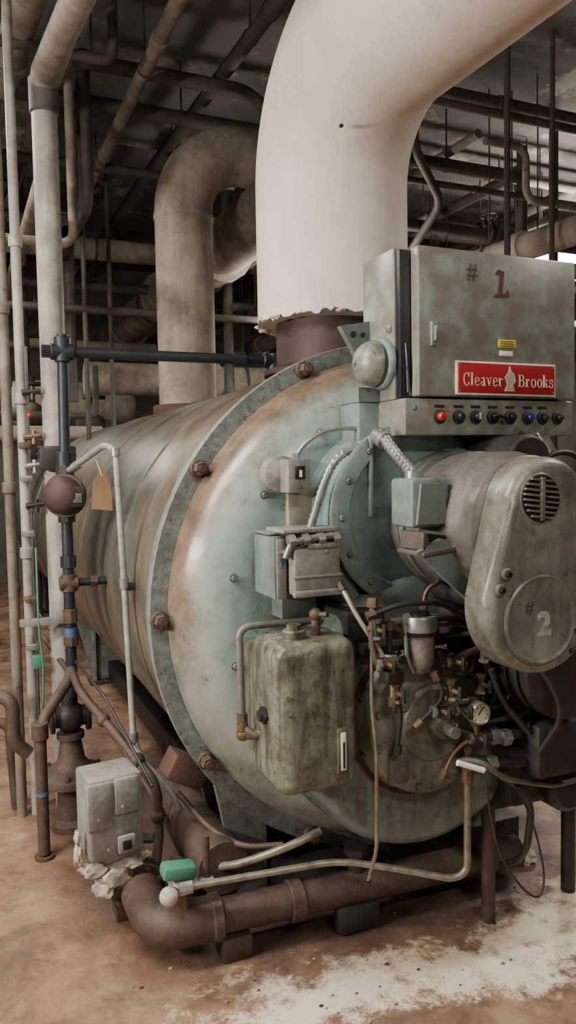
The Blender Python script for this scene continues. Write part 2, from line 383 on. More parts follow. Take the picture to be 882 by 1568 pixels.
for p in ((1.31,1.31),(1.29,1.27)):
    b.cyl((p[0],1.60,p[1]),(p[0],1.588,p[1]),.016,'guard',20,.003); b.cyl((p[0],1.59,p[1]),(p[0],1.58,p[1]),.007,'blk',12)
b.tube([(1.53,1.60,1.08),(1.55,1.58,1.10),(1.555,1.58,1.13),(1.54,1.60,1.15)],.006,'blk',.01,8)
b.done('guard_shell',g)
text('#',(1.385,1.5955,1.215),.05,'markd',g,'chalk_mark',1,(math.pi/2,0,0),0,.0004)
text('2',(1.435,1.5955,1.165),.085,'chalk',g,'chalk_number',1.1,(math.pi/2,0,0),.004,.0004)
b=B(); b.cyl((1.50,1.66,1.42),(1.50,1.72,1.42),.06,'dark'); b.cyl((1.43,1.68,1.2),(1.43,2.08,1.2),.035,'dark'); b.box((1.35,1.685,1.30),(1.37,1.75,1.36),'teal'); b.done('guard_mounts',g)
# ---------------------------------------------------------------- control cabinet
c=E('control_cabinet')
b=B(); b.box((1.262,2.06,1.80),(1.915,2.255,2.262),'cab',.005)
b.box((1.262,2.0,1.688),(1.92,2.255,1.80),'cab',.004)
b.box((1.268,2.035,1.805),(1.91,2.062,2.25),'blk',.001)
b.done('cabinet_body',c)
b=B(); b.box((1.302,1.985,1.806),(1.914,2.03,2.255),'cab',.006); b.done('cabinet_door',c)
b=B(); b.box((1.34,1.972,1.955),(1.362,1.986,2.03),'cab',.004); b.box((1.347,1.962,1.97),(1.355,1.976,2.015),'galv',.002); b.done('door_latch',c)
b=B(); b.box((1.432,1.978,1.812),(1.824,1.985,1.916),'white',.0015); b.box((1.438,1.9745,1.818),(1.818,1.980,1.910),'red',.001)
for x in (1.444,1.812):
    for z in (1.824,1.904): b.cyl((x,1.975,z),(x,1.972,z),.003,'galv',8)
b.done('sign_plate',c)
def letters(body,x,z,h,mat,parent,name):
    b=B(); yb,yf=1.9745,1.9728
    def bar(x0,z0,x1,z1): b.box((x+x0*h,yf,z+z0*h),(x+x1*h,yb,z+z1*h),mat,0)
    def arc(cx_,cz_,rx,rz,a0,a1,tx,tz,n=20):
        o=[];i_=[]
        for k in range(n+1):
            a=math.radians(a0+(a1-a0)*k/n); o.append((x+(cx_+rx*math.cos(a))*h,z+(cz_+rz*math.sin(a))*h)); i_.append((x+(cx_+(rx-tx)*math.cos(a))*h,z+(cz_+(rz-tz)*math.sin(a))*h))
        vs=[];fs=[]
        for (p,q) in zip(o,i_): vs+=[(p[0],yf,p[1]),(q[0],yf,q[1])]
        for k in range(n): fs.append([2*k,2*k+1,2*k+3,2*k+2])
        b.add(vs,fs,mat)
    def diag(x0,z0,x1,z1,w):
        b.add([(x+(x0)*h,yf,z+z0*h),(x+(x0+w)*h,yf,z+z0*h),(x+(x1+w)*h,yf,z+z1*h),(x+x1*h,yf,z+z1*h)],[[0,1,2,3]],mat)
    for ch in body:
        if ch=='C': arc(.55,.75,.5,.78,42,318,.2,.09); bar(.88,1.05,.96,1.5); bar(.88,.2,.96,.4); w=1.08
        elif ch=='B': bar(.12,0,.32,1.5); bar(0,0,.5,.08); bar(0,1.42,.5,1.5); bar(.3,.74,.5,.82); arc(.48,1.14,.4,.36,-90,90,.19,.08); arc(.5,.41,.47,.41,-90,90,.21,.08); w=1.05
        elif ch=='l': bar(.1,0,.29,1.55); bar(0,0,.39,.08); bar(.0,1.47,.2,1.55); w=.43
        elif ch=='e': arc(.4,.5,.38,.53,0,325,.17,.08); bar(.15,.5,.76,.58); w=.82
        elif ch=='a': bar(.46,.08,.64,.8); arc(.36,.74,.28,.3,0,165,.17,.09); arc(.34,.27,.33,.29,70,300,.15,.08); bar(.55,0,.78,.09); w=.80
        elif ch=='v': diag(.30,0,.04,1,.2); diag(.36,0,.62,1,.08); bar(-.05,.93,.32,1.0); bar(.48,.93,.8,1.0); w=.80
        elif ch=='r': bar(.1,0,.29,1); bar(0,0,.42,.08); bar(0,.92,.2,1); arc(.46,.7,.22,.3,30,170,.1,.1); b.box((x+.5*h,yf,z+.75*h),(x+.66*h,yb,z+.93*h),mat,0); w=.70
        elif ch=='o': arc(.42,.5,.4,.53,0,360,.19,.08,30); w=.88
        elif ch=='k': bar(.1,0,.29,1.55); bar(0,0,.39,.08); bar(0,1.47,.2,1.55); diag(.28,.42,.6,1,.09); diag(.56,0,.34,.6,.19); bar(.46,0,.86,.08); bar(.46,.92,.82,1.0); w=.88
        elif ch=='s': arc(.34,.75,.28,.28,20,265,.13,.09); arc(.34,.27,.3,.3,-160,85,.13,.09); bar(.55,.7,.61,.98); bar(.04,.05,.1,.34); w=.68
        x+=(w+.08)*h
    return b.done(name,parent)
letters('Cleaver',1.4525,1.840,.0262,'white',c,'sign_text_left')
letters('Brooks',1.667,1.840,.0262,'white',c,'sign_text_right')
b=B(); b.prism([(1.612,1.825),(1.622,1.845),(1.614,1.87),(1.628,1.885),(1.632,1.905),(1.640,1.887),(1.651,1.88),(1.656,1.858),(1.645,1.845),(1.652,1.825)],1.971,1.9745,'plast'); b.done('sign_emblem',c)
b=B(); b.box((1.597,1.981,1.963),(1.664,1.986,1.988),'yel',.001); b.box((1.602,1.981,1.937),(1.652,1.986,1.953),'white',.001)
for i in range(3): b.box((1.603,1.9795,1.967+i*.007),(1.655,1.982,1.969+i*.007),'markd',0)
b.done('door_labels',c)
text('#',(1.497,1.984,2.19),.075,'markd',c,'number_mark',.9,ext=.0006)
b=B(); b.prism([(1.596,2.125),(1.612,2.125),(1.620,2.20),(1.596,2.205),(1.585,2.19),(1.602,2.188)],1.983,1.9855,'mark')
b.prism([(1.580,2.118),(1.640,2.122),(1.636,2.145),(1.625,2.132),(1.583,2.128)],1.9825,1.9855,'mark'); b.done('number_one_mark',c)
b=B()
for x,k in ((1.384,'redl'),(1.455,'grnl'),(1.520,'blk'),(1.586,'blk'),(1.655,'blk'),(1.727,'bluel'),(1.788,'dark'),(1.85,'dark')):
    b.lathe([(.022,0),(.022,.006),(.017,.009)],(x,2.0,1.745),(0,-1,0),'dark',24)
    b.lathe([(.0135,.006),(.0135,.018),(.010,.024),(0,.026)],(x,2.0,1.745),(0,-1,0),k,20)
b.box((1.580,1.966,1.741),(1.625,1.982,1.751),'blk',.002,Matrix.Rotation(.2,3,'Y')); b.box((1.515,1.966,1.735),(1.525,1.982,1.757),'galv',.002)
for x in (1.384,1.455,1.52,1.586,1.655,1.727,1.788): b.box((x-.018,1.9985,1.772),(x+.018,2.001,1.781),'dark',0)
b.bolt((1.295,2.0,1.77),(0,-1,0),.006,.008,'galv')
b.done('switches_and_lamps',c)
b=B(); b.box((1.255,2.075,2.01),(1.262,2.10,2.03),'galv',.001); b.box((1.252,2.085,1.86),(1.262,2.10,1.885),'dark',.001)
for i in range(9): b.tube([(1.285+.002*i,2.033,1.97-.02*i),(1.281,2.02,1.90),(1.29+.001*i,2.03,1.82)],.0025,'blk' if i%2 else 'galv',.02,6)
b.done('door_gap_wiring',c)
b=B(); b.prism([(1.155,2.045),(1.262,2.065),(1.262,1.90),(1.225,1.93)],2.21,2.235,'teal')
b.cyl((1.20,2.212,2.02),(1.20,2.205,2.02),.010,'blk',12); b.cyl((1.235,2.212,2.02),(1.235,2.205,2.02),.008,'blk',12)
b.prism([(1.185,1.845),(1.27,1.845),(1.27,1.80),(1.185,1.80)],2.15,2.29,'teal'); b.done('cabinet_bracket',c)
# ---------------------------------------------------------------- alarm bell
b=B(); o=(1.262,2.13,1.917)
b.lathe([(.082,0),(.082,.012),(.076,.02),(.06,.024),(.06,.034)],o,(-1,0,0),'teal',40)
b.lathe([(.07,.03),(.073,.036),(.070,.05),(.064,.066),(.05,.083),(.03,.094),(.012,.098),(0,.099)],o,(-1,0,0),'guard',40)
b.lathe([(.008,.095),(.008,.104),(0,.106)],o,(-1,0,0),'galv',12)
b.done('alarm_bell')
# ---------------------------------------------------------------- aquastat
b=B(); b.lathe([(.058,0),(.058,.05),(.05,.056),(0,.056)],(.955,2.285,1.575),(0,-1,0),'grey',36)
b.box((.945,2.165,1.517),(1.02,2.235,1.622),'grey',.004); b.box((.967,2.160,1.56),(1.0,2.166,1.60),'blk',.001)
b.box((.980,2.158,1.566),(.989,2.161,1.588),'dial',.0); b.bolt((.982,2.165,1.535),(0,-1,0),.005,.006,'brass')
b.done('aquastat_controller')
b=B(); b.cyl((1.27,2.18,1.714),(1.235,2.18,1.716),.016,'galv'); b.cyl((1.24,2.18,1.716),(1.232,2.18,1.716),.02,'galv',6)
b.flex([(1.235,2.18,1.716),(1.178,2.18,1.718),(1.085,2.18,1.712),(1.016,2.18,1.678),(.985,2.195,1.63)],.0085,'galv',.06,.006); b.cyl((.985,2.195,1.615),(.985,2.195,1.64),.013,'galv',6)
b.done('flexible_conduit')
b=B(); b.cyl((1.28,2.12,1.664),(1.245,2.12,1.662),.024,'galv'); b.cyl((1.25,2.12,1.662),(1.238,2.12,1.662),.03,'galv',8)
b.flex([(1.24,2.12,1.662),(1.156,2.12,1.657),(1.087,2.12,1.626),(1.046,2.12,1.556),(1.018,2.12,1.477),(.992,2.12,1.40)],.0145,'galv',.07,.009); b.cyl((.99,2.12,1.375),(.992,2.12,1.408),.02,'galv')
b.done('flexible_conduit')
# ---------------------------------------------------------------- control boxes
b=B(); b.box((.985,2.26,1.39),(1.10,2.285,1.53),'insd',.002); b.box((.866,2.10,1.205),(.903,2.265,1.392),'teal',.003)
b.box((.872,2.093,1.205),(.902,2.102,1.385),'grey',.002); b.box((.86,2.12,1.395),(1.05,2.27,1.402),'teal',.002)
b.box((.883,2.089,1.30),(.893,2.095,1.32),'bluet',0)
b.done('pressure_switch_box')
b=B(); b.box((.91,2.05,1.215),(1.062,2.24,1.358),'grey',.010); b.box((.905,2.045,1.268),(1.067,2.06,1.276),'grey',.002)
b.box((.905,2.04,1.213),(1.067,2.06,1.232),'grey',.003); b.bolt((1.015,2.05,1.345),(0,-1,0),.006,.008,'galv')
b.box((.955,2.047,1.355),(1.06,2.20,1.37),'grey',.003)
b.tube([(.89,2.07,1.33),(.905,2.06,1.375),(.96,2.06,1.385),(1.04,2.06,1.39)],.011,'galv',.02,12)
for x in (.905,.95,1.0,1.05): b.cyl((x-.01,2.06,1.38),(x+.01,2.06,1.383),.019,'galv',8)
b.tube([(.87,2.08,1.345),(1.0,2.08,1.36)],.006,'galv'); b.box((.88,2.06,1.402),(1.06,2.2,1.415),'grey',.003)
b.box((.93,2.2,1.12),(1.05,2.285,1.22),'teal',.004); b.cyl((.96,2.24,1.10),(.96,2.24,1.22),.012,'brown')
b.done('burner_control_relay')
# ---------------------------------------------------------------- oil tank
b=B(); b.box((.812,1.95,.655),(1.068,2.19,1.10),'grn',.045,None,6)
b.box((.83,2.15,.70),(1.05,2.29,1.05),'grn',.02)
b.box((.99,1.945,.705),(1.026,1.955,.84),'grn',.004); b.box((1.000,1.942,.716),(1.017,1.947,.828),'dial',.004); b.box((1.005,1.94,.722),(1.012,1.944,.80),'glass',.002)
b.cyl((.895,2.03,1.095),(.895,2.03,1.125),.035,'grn',24,.004); b.cyl((.895,2.03,1.12),(.895,2.03,1.14),.022,'grn',6)
b.cyl((.97,2.04,1.09),(.97,2.04,1.15),.014,'brown'); b.ball((.97,2.04,1.16),.02,'brown'); b.tube([(.97,2.04,1.16),(.99,2.0,1.165)],.008,'brown')
b.cyl((.80,2.06,.875),(.815,2.06,.875),.026,'dark',6); b.cyl((.79,2.06,.875),(.81,2.06,.875),.016,'dark')
b.done('lubricating_oil_tank')
b=B(); b.tube([(1.02,2.17,1.115),(.80,2.17,1.118),(.776,2.17,1.10),(.772,2.15,.82),(.80,2.12,.795),(.83,2.12,.795)],.0115,'drum',.05,12)
b.cyl((.772,2.15,.835),(.772,2.15,.86),.017,'brass',6); b.cyl((.772,2.15,.79),(.772,2.15,.83),.018,'brass'); b.ball((.774,2.15,.795),.021,'brass'); b.cyl((.775,2.15,.795),(.825,2.12,.795),.016,'brass')
b.done('oil_return_pipe')
# ---------------------------------------------------------------- burner front plate & piping
bf=E('burner_front_assembly')
b=B(); b.lathe([(.25,2.075),(.25,2.05)],(1.34,0,.795),(0,1,0),'rust',64)
b.lathe([(.24,2.06),(.232,2.045),(.225,1.995),(.215,1.985),(.12,1.98),(.11,1.965),(0,1.965)],(1.34,0,.795),(0,1,0),'guard',64)
for k in range(12):
    a=math.radians(15+30*k); b.bolt((1.34+.2*math.cos(a),1.987,.795+.2*math.sin(a)),(0,-1,0),.010,.014,'guard')
for k in range(8):
    a=math.radians(22+45*k); b.bolt((1.34+.238*math.cos(a),2.05,.795+.238*math.sin(a)),(0,-1,0),.009,.02,'rust')
b.cyl((1.34,1.97,.80),(1.34,1.90,.80),.034,'grn',6); b.cyl((1.34,1.91,.80),(1.34,1.86,.80),.018,'galv')
b.box((1.18,1.972,.63),(1.25,1.99,.72),'guard',.004); b.box((1.195,1.966,.85),(1.25,1.99,.93),'guard',.004); b.box((1.40,1.972,.64),(1.45,1.99,.72),'guard',.004)
b.box((1.08,2.05,1.0),(1.22,2.28,1.16),'dark',.02); b.box((1.42,2.0,1.02),(1.58,2.25,1.16),'dark',.02); b.cyl((1.10,2.0,1.05),(1.58,2.0,1.05),.018,'dark')  # first box added for the shadowed machinery behind the tank, shade in its colour
b.cyl((1.21,2.0,1.12),(1.50,2.0,1.12),.014,'brown'); b.box((1.50,1.98,.90),(1.60,2.1,1.0),'dark',.01)
b.done('burner_plate',bf)
b=B(); b.lathe([(.05,1.145),(.052,1.14),(.052,1.09),(.044,1.085),(.044,1.0),(.03,.975),(.012,.965)],(1.275,1.95,0),(0,0,1),'galv',32)
b.lathe([(.03,1.145),(.03,1.155),(.015,1.16)],(1.275,1.95,0),(0,0,1),'blk',24); b.lathe([(.055,1.10),(.055,1.088)],(1.275,1.95,0),(0,0,1),'blk',32)
b.tube([(1.223,1.95,1.12),(1.215,1.93,1.02),(1.24,1.93,.98)],.007,'galv',.03)
b.done('oil_filter_canister',bf)
b=B(); b.lathe([(.036,0),(.036,.02),(.033,.026),(.029,.022),(0,.022)],(1.42,1.87,.85),(0,-1,0),'galv',32)
b.cyl((1.42,1.85,.85),(1.42,1.8475,.85),.029,'dial',32); b.box((1.4185,1.846,.845),(1.4215,1.848,.872),'blk',0,Matrix.Rotation(.7,3,'Y'))
for k in range(9):
    a=math.radians(-40+k*32.5); b.box((1.42+.023*math.cos(a)-.001,1.8465,.85+.023*math.sin(a)-.003),(1.42+.023*math.cos(a)+.001,1.848,.85+.023*math.sin(a)+.003),'blk',0)
b.cyl((1.42,1.87,.82),(1.42,1.87,.78),.008,'brass'); b.done('pressure_gauge',bf)
b=B()
T=[('steelt',.008,[(1.06,2.05,1.24),(1.08,1.98,1.15),(1.13,1.93,1.05),(1.16,1.92,.98),(1.16,1.92,.90)]),
('copper',.007,[(1.31,1.95,1.11),(1.36,1.94,1.11),(1.45,1.94,1.10),(1.48,1.94,1.04),(1.45,1.93,.97)]),
('copper',.007,[(1.30,1.97,1.15),(1.31,1.97,1.22),(1.36,1.97,1.235),(1.40,2.05,1.235)]),
('steelt',.007,[(1.33,1.93,1.03),(1.36,1.92,.93),(1.38,1.9,.86),(1.43,1.88,.80)]),
('brown',.012,[(1.30,1.93,1.0),(1.38,1.93,1.0),(1.43,1.92,1.02),(1.50,1.92,1.03)]),
('copper',.006,[(1.10,1.95,1.12),(1.17,1.95,1.13),(1.22,1.95,1.09)]),
('brown',.010,[(1.12,1.96,1.2),(1.10,1.94,1.08),(1.12,1.93,1.0),(1.18,1.93,.95)]),
('steelt',.006,[(1.115,1.96,1.08),(1.105,1.95,.90),(1.12,1.95,.75),(1.118,1.95,.45),(1.11,2.0,.32)]),
('copper',.006,[(1.42,1.88,.77),(1.36,1.89,.74),(1.32,1.9,.66)]),
('dark',.012,[(1.36,1.92,.80),(1.43,1.88,.77),(1.50,1.88,.77)]),
('dark',.009,[(1.17,1.95,1.13),(1.16,1.94,1.0),(1.20,1.94,.86),(1.19,1.95,.74)]),
('steelt',.008,[(1.30,1.9,.86),(1.36,1.88,.89),(1.42,1.88,.88)]),
('dark',.007,[(1.23,1.9,.83),(1.28,1.88,.88),(1.30,1.86,.92),(1.28,1.88,.98)]),
('hose',.007,[(1.44,1.9,.86),(1.52,1.88,.84),(1.60,1.9,.90),(1.70,1.95,1.02)]),
('hose',.008,[(1.10,1.95,1.16),(1.2,1.93,1.19),(1.34,1.93,1.18),(1.5,1.95,1.08),(1.53,1.95,.95)]),
('dark',.009,[(1.34,1.92,.97),(1.42,1.91,.95),(1.47,1.92,.90),(1.49,1.95,.80)]),
('galv',.007,[(1.20,1.93,1.02),(1.15,1.92,1.04),(1.12,1.94,1.04)])]
for k,r,p in T:
    b.tube(p,r,k,.035,10)
    for q,q2 in ((p[0],p[1]),(p[-1],p[-2])):
        dv=(V(q2)-V(q)).normalized(); b.cyl(V(q)-dv*.008,V(q)+dv*.02,r*1.7,random.choice(['brass','dark','brown']),6)
for p,ax in (((1.14,1.92,1.02),(1,0,0)),((1.17,1.92,.93),(0,0,1)),((1.38,1.92,1.0),(1,0,0)),((1.43,1.88,.77),(1,0,0)),((1.30,1.88,.87),(1,0,0)),((1.12,1.94,1.12),(0,0,1)),((1.33,1.87,.93),(0,0,1)),((1.385,1.89,.86),(1,0,0)),((1.475,1.9,1.02),(0,0,1)),((1.47,1.91,.92),(0,0,1))):
    d=V(ax); p=V(p); b.cyl(p-d*.022,p+d*.022,.014,random.choice(['brown','dark','brass']),8,.003); b.cyl(p-d*.03,p-d*.02,.018,'galv',6); b.cyl(p+d*.02,p+d*.03,.018,'brown',6)
    b.cyl(p,p+V((0,-.04,0)),.007,'brass'); b.box(p+V((-.004,-.05,-.02)),p+V((.004,-.036,.02)),'dark',.002)
b.box((1.13,1.9,.96),(1.19,1.95,1.0),'dark',.006)
b.tube([(1.33,1.84,.72),(1.41,1.82,.69)],.009,'white',0,12)
b.done('burner_piping',bf)
b=B()
b.tube([(1.45,1.88,.77),(1.55,1.86,.76),(1.75,1.9,.76),(2.1,2.0,.76)],.017,'dark',.05,12)
b.tube([(1.42,1.88,.70),(1.55,1.85,.675),(1.8,1.9,.66),(2.1,2.0,.66)],.015,'dark',.05,12)
b.tube([(1.36,1.9,.70),(1.42,1.85,.71),(1.5,1.84,.64),(1.75,1.9,.55),(2.1,2.0,.50)],.009,'drum',.05,12)
b.tube([(1.44,1.9,.80),(1.6,1.86,.82),(1.75,1.9,.80),(2.1,2.0,.83)],.009,'hose',.05,10)
b.tube([(1.48,1.9,.66),(1.6,1.88,.58),(1.66,1.9,.50),(1.68,1.95,.30),(1.7,2.1,.2)],.012,'hose',.08,10)
for q in ((1.49,1.87,.765),(1.52,1.86,.76),(1.47,1.865,.685)): b.cyl(V(q)-V((.015,0,0)),V(q)+V((.015,0,0)),.025,'galv',6)
b.tube([(1.44,1.86,.69),(1.445,1.84,.55),(1.47,1.82,.40),(1.56,1.80,.28),(1.63,1.82,.245),(1.66,1.84,.30),(1.64,1.86,.45),(1.58,1.87,.58),(1.53,1.88,.65)],.0035,'hose',.08,8)
b.done('fuel_hoses',bf)
b=B(); b.tube([(.60,2.28,.29),(1.12,2.2,.30),(1.28,2.07,.295),(1.40,1.96,.29),(1.445,1.95,.31),(1.447,1.95,.63)],.0115,'steelt',.07,14)
b.cyl((1.447,1.95,.60),(1.447,1.95,.66),.019,'brass',8); b.cyl((1.44,1.93,.655),(1.44,1.93,.69),.022,'brown',12); b.cyl((.60,2.28,.288),(.64,2.273,.29),.02,'galv',8)
b.tube([(1.44,1.93,.68),(1.42,1.91,.72)],.012,'brown')
b.done('steel_drain_tube')
# ---------------------------------------------------------------- air compressor under guard
b=B(); b.lathe([(.10,0),(.15,.02),(.15,.05),(.14,.05),(.14,.07),(.15,.07),(.15,.10),(.14,.10),(.14,.12),(.15,.12),(.15,.15),(.14,.15),(.14,.17),(.15,.17),(.15,.2),(.08,.23),(.04,.28)],(1.68,1.75,.97),(0,1,0),'dark',40)
b.box((1.62,2.1,.40),(2.1,2.5,.45),'dark'); b.box((1.60,1.80,.62),(1.85,2.02,.80),'dark',.03); b.box((1.66,2.0,.44),(2.05,2.35,.85),'dark',.03)
b.cyl((1.66,2.12,0),(1.66,2.12,.42),.024,'brown'); b.cyl((2.05,2.15,0),(2.05,2.15,.42),.026,'dark')
b.lathe([(.07,0),(.09,.02),(.09,.25),(.07,.28)],(1.88,1.95,.50),(0,1,0),'dark',32)
b.box((1.70,1.83,.80),(1.80,1.90,.87),'green',.006); b.box((1.72,1.825,.83),(1.75,1.832,.85),'redl',0)
b.cyl((1.66,2.0,.85),(1.5,2.2,.95),.03,'dark'); b.box((1.5,2.05,.85),(1.8,2.3,1.1),'dark',.03)
b.tube([(1.52,1.75,1.04),(1.58,1.72,.95),(1.62,1.72,.85),(1.60,1.8,.72)],.008,'hose',.05)
b.tube([(1.46,1.85,.98),(1.50,1.85,.88),(1.58,1.83,.78)],.01,'hose',.05)
b.done('air_compressor')
b=B(); b.lump((1.95,2.45,.03),.07,'plast',(1.6,1.2,.5)); b.lump((2.03,2.40,.02),.05,'plast',(1.2,1.2,.5)); b.done('spilled_absorbent')
b=B()
for i in range(60):
    x=random.uniform(.2,2.1); y=random.uniform(1.8,2.35); b.lump((x,y,.002),random.uniform(.002,.005),random.choice(['plast','rust','brown','bgp']),(1.3,1,.6))
b.done('floor_debris')
# ---------------------------------------------------------------- floor pipework
b=B(); b.tube([(.53,2.80,.16),(.545,2.345,.135),(.70,2.335,.135),(1.9,2.26,.135)],.056,'brown',.12,28)
b.tube([(.538,2.56,.147),(.545,2.345,.135),(.72,2.334,.135)],.07,'brown',.13,28,n=10)
b.cyl((.71,2.334,.135),(.75,2.332,.135),.075,'brown',28,.006)
for x in (.98,1.32): b.cyl((x,2.315,.135),(x+.05,2.312,.135),.068,'brown',28,.004)
b.cyl((.535,2.60,.15),(.535,2.575,.148),.095,'brown',32,.003); b.cyl((.534,2.635,.15),(.534,2.61,.15),.095,'brown',32,.003)
for k in range(8):
    a=math.radians(22+45*k); b.cyl((.535+.078*math.cos(a),2.56,.15+.078*math.sin(a)),(.535+.078*math.cos(a),2.65,.15+.078*math.sin(a)),.009,'rust',6)
b.box((.74,2.28,0),(.84,2.38,.08),'brown',.006); b.box((.47,2.66,0),(.6,2.76,.11),'brown',.006)
b.cyl((1.24,2.31,.135),(1.24,2.31,.26),.03,'dark'); b.cyl((1.24,2.31,.25),(1.24,2.31,.275),.045,'dark',8); b.box((1.14,2.24,0),(1.3,2.3,.10),'dark',.02)
b.cyl((.80,2.44,.23),(.80,3.2,.23),.095,'brown',36,.004)
b.done('floor_drain_pipe')
b=B(); b.cyl((.62,2.33,.18),(.62,2.33,.27),.022,'brass',12); b.ball((.62,2.33,.27),.033,'plast'); b.cyl((.58,2.34,.27),(.67,2.32,.27),.02,'plast',8)
b.box((.555,2.295,.30),(.665,2.365,.345),'green',.014,Matrix.Rotation(.12,3,'Y')); b.ball((.57,2.30,.26),.03,'plast'); b.cyl((.67,2.32,.27),(.72,2.31,.27),.017,'galv')
b.cyl((.70,2.32,.27),(.70,2.32,.42),.012,'brown'); b.done('ball_valve')
rz=Matrix.Rotation(.12,3,'Z')
b=B(); b.box((.36,2.55,.29),(.545,2.72,.57),'grey',.012,rz); b.box((.362,2.535,.40),(.45,2.56,.56),'grey',.01,rz); b.box((.455,2.54,.44),(.54,2.565,.565),'grey',.01,rz)
b.box((.46,2.53,.31),(.52,2.55,.37),'grey',.006,rz); b.box((.475,2.525,.325),(.505,2.535,.355),'blk',.002,rz)
for x,z in ((.40,.44),(.48,.47),(.43,.33)): b.bolt((x,2.54,z),(0,-1,0),.006,.008,'galv')
b.cyl((.45,2.64,.14),(.45,2.64,.30),.03,'rust'); b.box((.38,2.58,.26),(.56,2.70,.29),'galv',.004)
b.cyl((.56,2.64,.30),(.60,2.62,.30),.018,'galv',6)
b.done('valve_actuator')
b=B()
for x,z,r,s_ in ((.40,.25,.035,(1.4,1,.7)),(.46,.22,.045,(1.2,1,1)),(.52,.25,.035,(1.5,1,.6)),(.43,.18,.035,(1,1,.9)),(.57,.27,.022,(1.3,1,.7)),(.345,.31,.022,(.6,1,1.6)),(.345,.37,.016,(.6,1,1.5))): b.lump((x-.01,2.59,z),r,'plast',s_)
b.done('insulation_cement_lumps')
b=B(); b.tube([(.45,3.5,.72),(.46,3.3,.66),(.60,2.85,.50),(.655,2.78,.42),(.66,2.78,.24),(.62,2.7,.12)],.018,'brown',.05,14)
for p in ((.52,3.1,.59),(.655,2.78,.30),(.60,2.85,.50)): b.ball(p,.028,'brown')
b.tube([(.38,3.9,.78),(.50,3.2,.62),(.66,2.85,.35),(.75,2.80,.12)],.012,'brown',.05,12)
b.tube([(.36,4.5,.90),(.42,3.9,.80),(.52,3.05,.70),(.62,2.7,.45)],.006,'hose',.05,8)
b.tube([(.70,2.75,.14),(.80,2.4,.25),(.98,2.3,.33),(1.1,2.3,.36)],.014,'steelt',.08,12)
b.tube([(.72,2.72,.40),(.78,2.55,.33),(.86,2.42,.30),(.98,2.34,.32)],.011,'brown',.05,12)
b.done('condensate_pipe')
b=B(); b.tube([(.447,3.3,1.60),(.535,2.95,1.695),(.563,2.9,1.670),(.58,2.9,1.177),(.594,2.88,.57),(.622,2.86,.488),(.74,2.80,.34),(.768,2.78,.05)],.0125,'grey',.06,14)
for p,q in (((.579,2.9,1.19),(.58,2.9,1.15)),((.562,2.9,1.68),(.563,2.9,1.65)),((.593,2.88,.60),(.594,2.88,.56)),((.46,3.27,1.61),(.48,3.2,1.63))): b.cyl(p,q,.018,'galv',12)
b.box((.575,2.89,1.14),(.65,2.91,1.17),'dark',.003)
b.done('electrical_conduit')
# ---------------------------------------------------------------- gauge piping
w=E('low_water_gauge_piping')
b=B(); X=.456
b.tube([(X+.008,3.5,2.19),(X,3.5,1.60)],.024,'black'); b.tube([(X,3.5,1.42),(X-.002,3.5,.60)],.024,'black')
b.tube([(.40,3.5,2.115),(1.46,3.5,2.115)],.024,'black'); b.tube([(1.46,3.5,2.115),(1.46,3.5,1.98)],.026,'black')
b.cyl((1.40,3.5,2.115),(1.50,3.5,2.115),.036,'black',16,.005); b.cyl((1.46,3.5,2.05),(1.46,3.5,2.15),.036,'black',16,.005); b.cyl((1.25,3.5,2.115),(1.31,3.5,2.115),.034,'black',12)
b.cyl((.41,3.5,2.115),(.51,3.5,2.115),.036,'black',16,.004); b.cyl((X+.007,3.5,2.07),(X+.007,3.5,2.18),.036,'black',16,.004); b.cyl((.375,3.5,2.115),(.41,3.5,2.115),.03,'black',6)
b.cyl((X,3.5,1.60),(X,3.5,1.68),.035,'black',16,.004)
b.cyl((X,3.5,1.17),(X,3.5,1.22),.034,'black',8); b.cyl((X-.04,3.5,1.10),(X+.04,3.5,1.10),.033,'brown',16,.004); b.cyl((X,3.5,1.06),(X,3.5,1.14),.033,'brown',16,.004)
b.tube([(X,3.5,1.10),(.62,3.5,1.10)],.018,'black'); b.cyl((.55,3.5,1.10),(.58,3.5,1.10),.027,'brown',6)
b.cyl((X,3.5,.92),(X,3.5,.985),.031,'brown',8,.003); b.cyl((X,3.5,.90),(X,3.5,.86),.026,'bluet',16); b.cyl((X,3.5,.82),(X,3.5,.86),.032,'brown',8)
b.tube([(X,3.5,.72),(X-.02,3.45,.68),(.30,3.27,.57),(.288,3.25,.50),(.288,3.25,.02)],.024,'brown',.06,18)
b.cyl((.288,3.25,.50),(.288,3.25,.57),.034,'brown',16,.004); b.cyl((.288,3.25,.28),(.288,3.25,.265),.026,'bluet',16); b.cyl((.288,3.25,0),(.288,3.25,.012),.04,'rust')
b.done('riser_pipe',w)
b=B(); b.lathe([(.0,-.06),(.05,-.058),(.078,-.04),(.085,-.012),(.095,-.012),(.095,.012),(.085,.012),(.078,.05),(.05,.075),(0,.08)],(X-.01,3.46,1.49),(-.5,-.85,0),'maroon',36)
b.box((X,3.38,1.44),(X+.065,3.44,1.53),'dark',.008); b.cyl((X,3.5,1.55),(X,3.5,1.62),.04,'dark',8); b.cyl((X,3.5,1.37),(X,3.5,1.44),.037,'dark',8)
b.box((X+.012,3.376,1.46),(X+.05,3.382,1.50),'galv',.001)
b.done('float_switch',w)
b=B(); b.prism([(.515,1.44),(.60,1.43),(.595,1.54),(.575,1.585),(.55,1.585),(.525,1.55)],3.19,3.193,'tag'); b.tube([(.56,3.19,1.575),(.54,3.2,1.64)],.002,'dial'); b.done('inspection_tag',w)
b=B(); o=(.44,3.5,0)
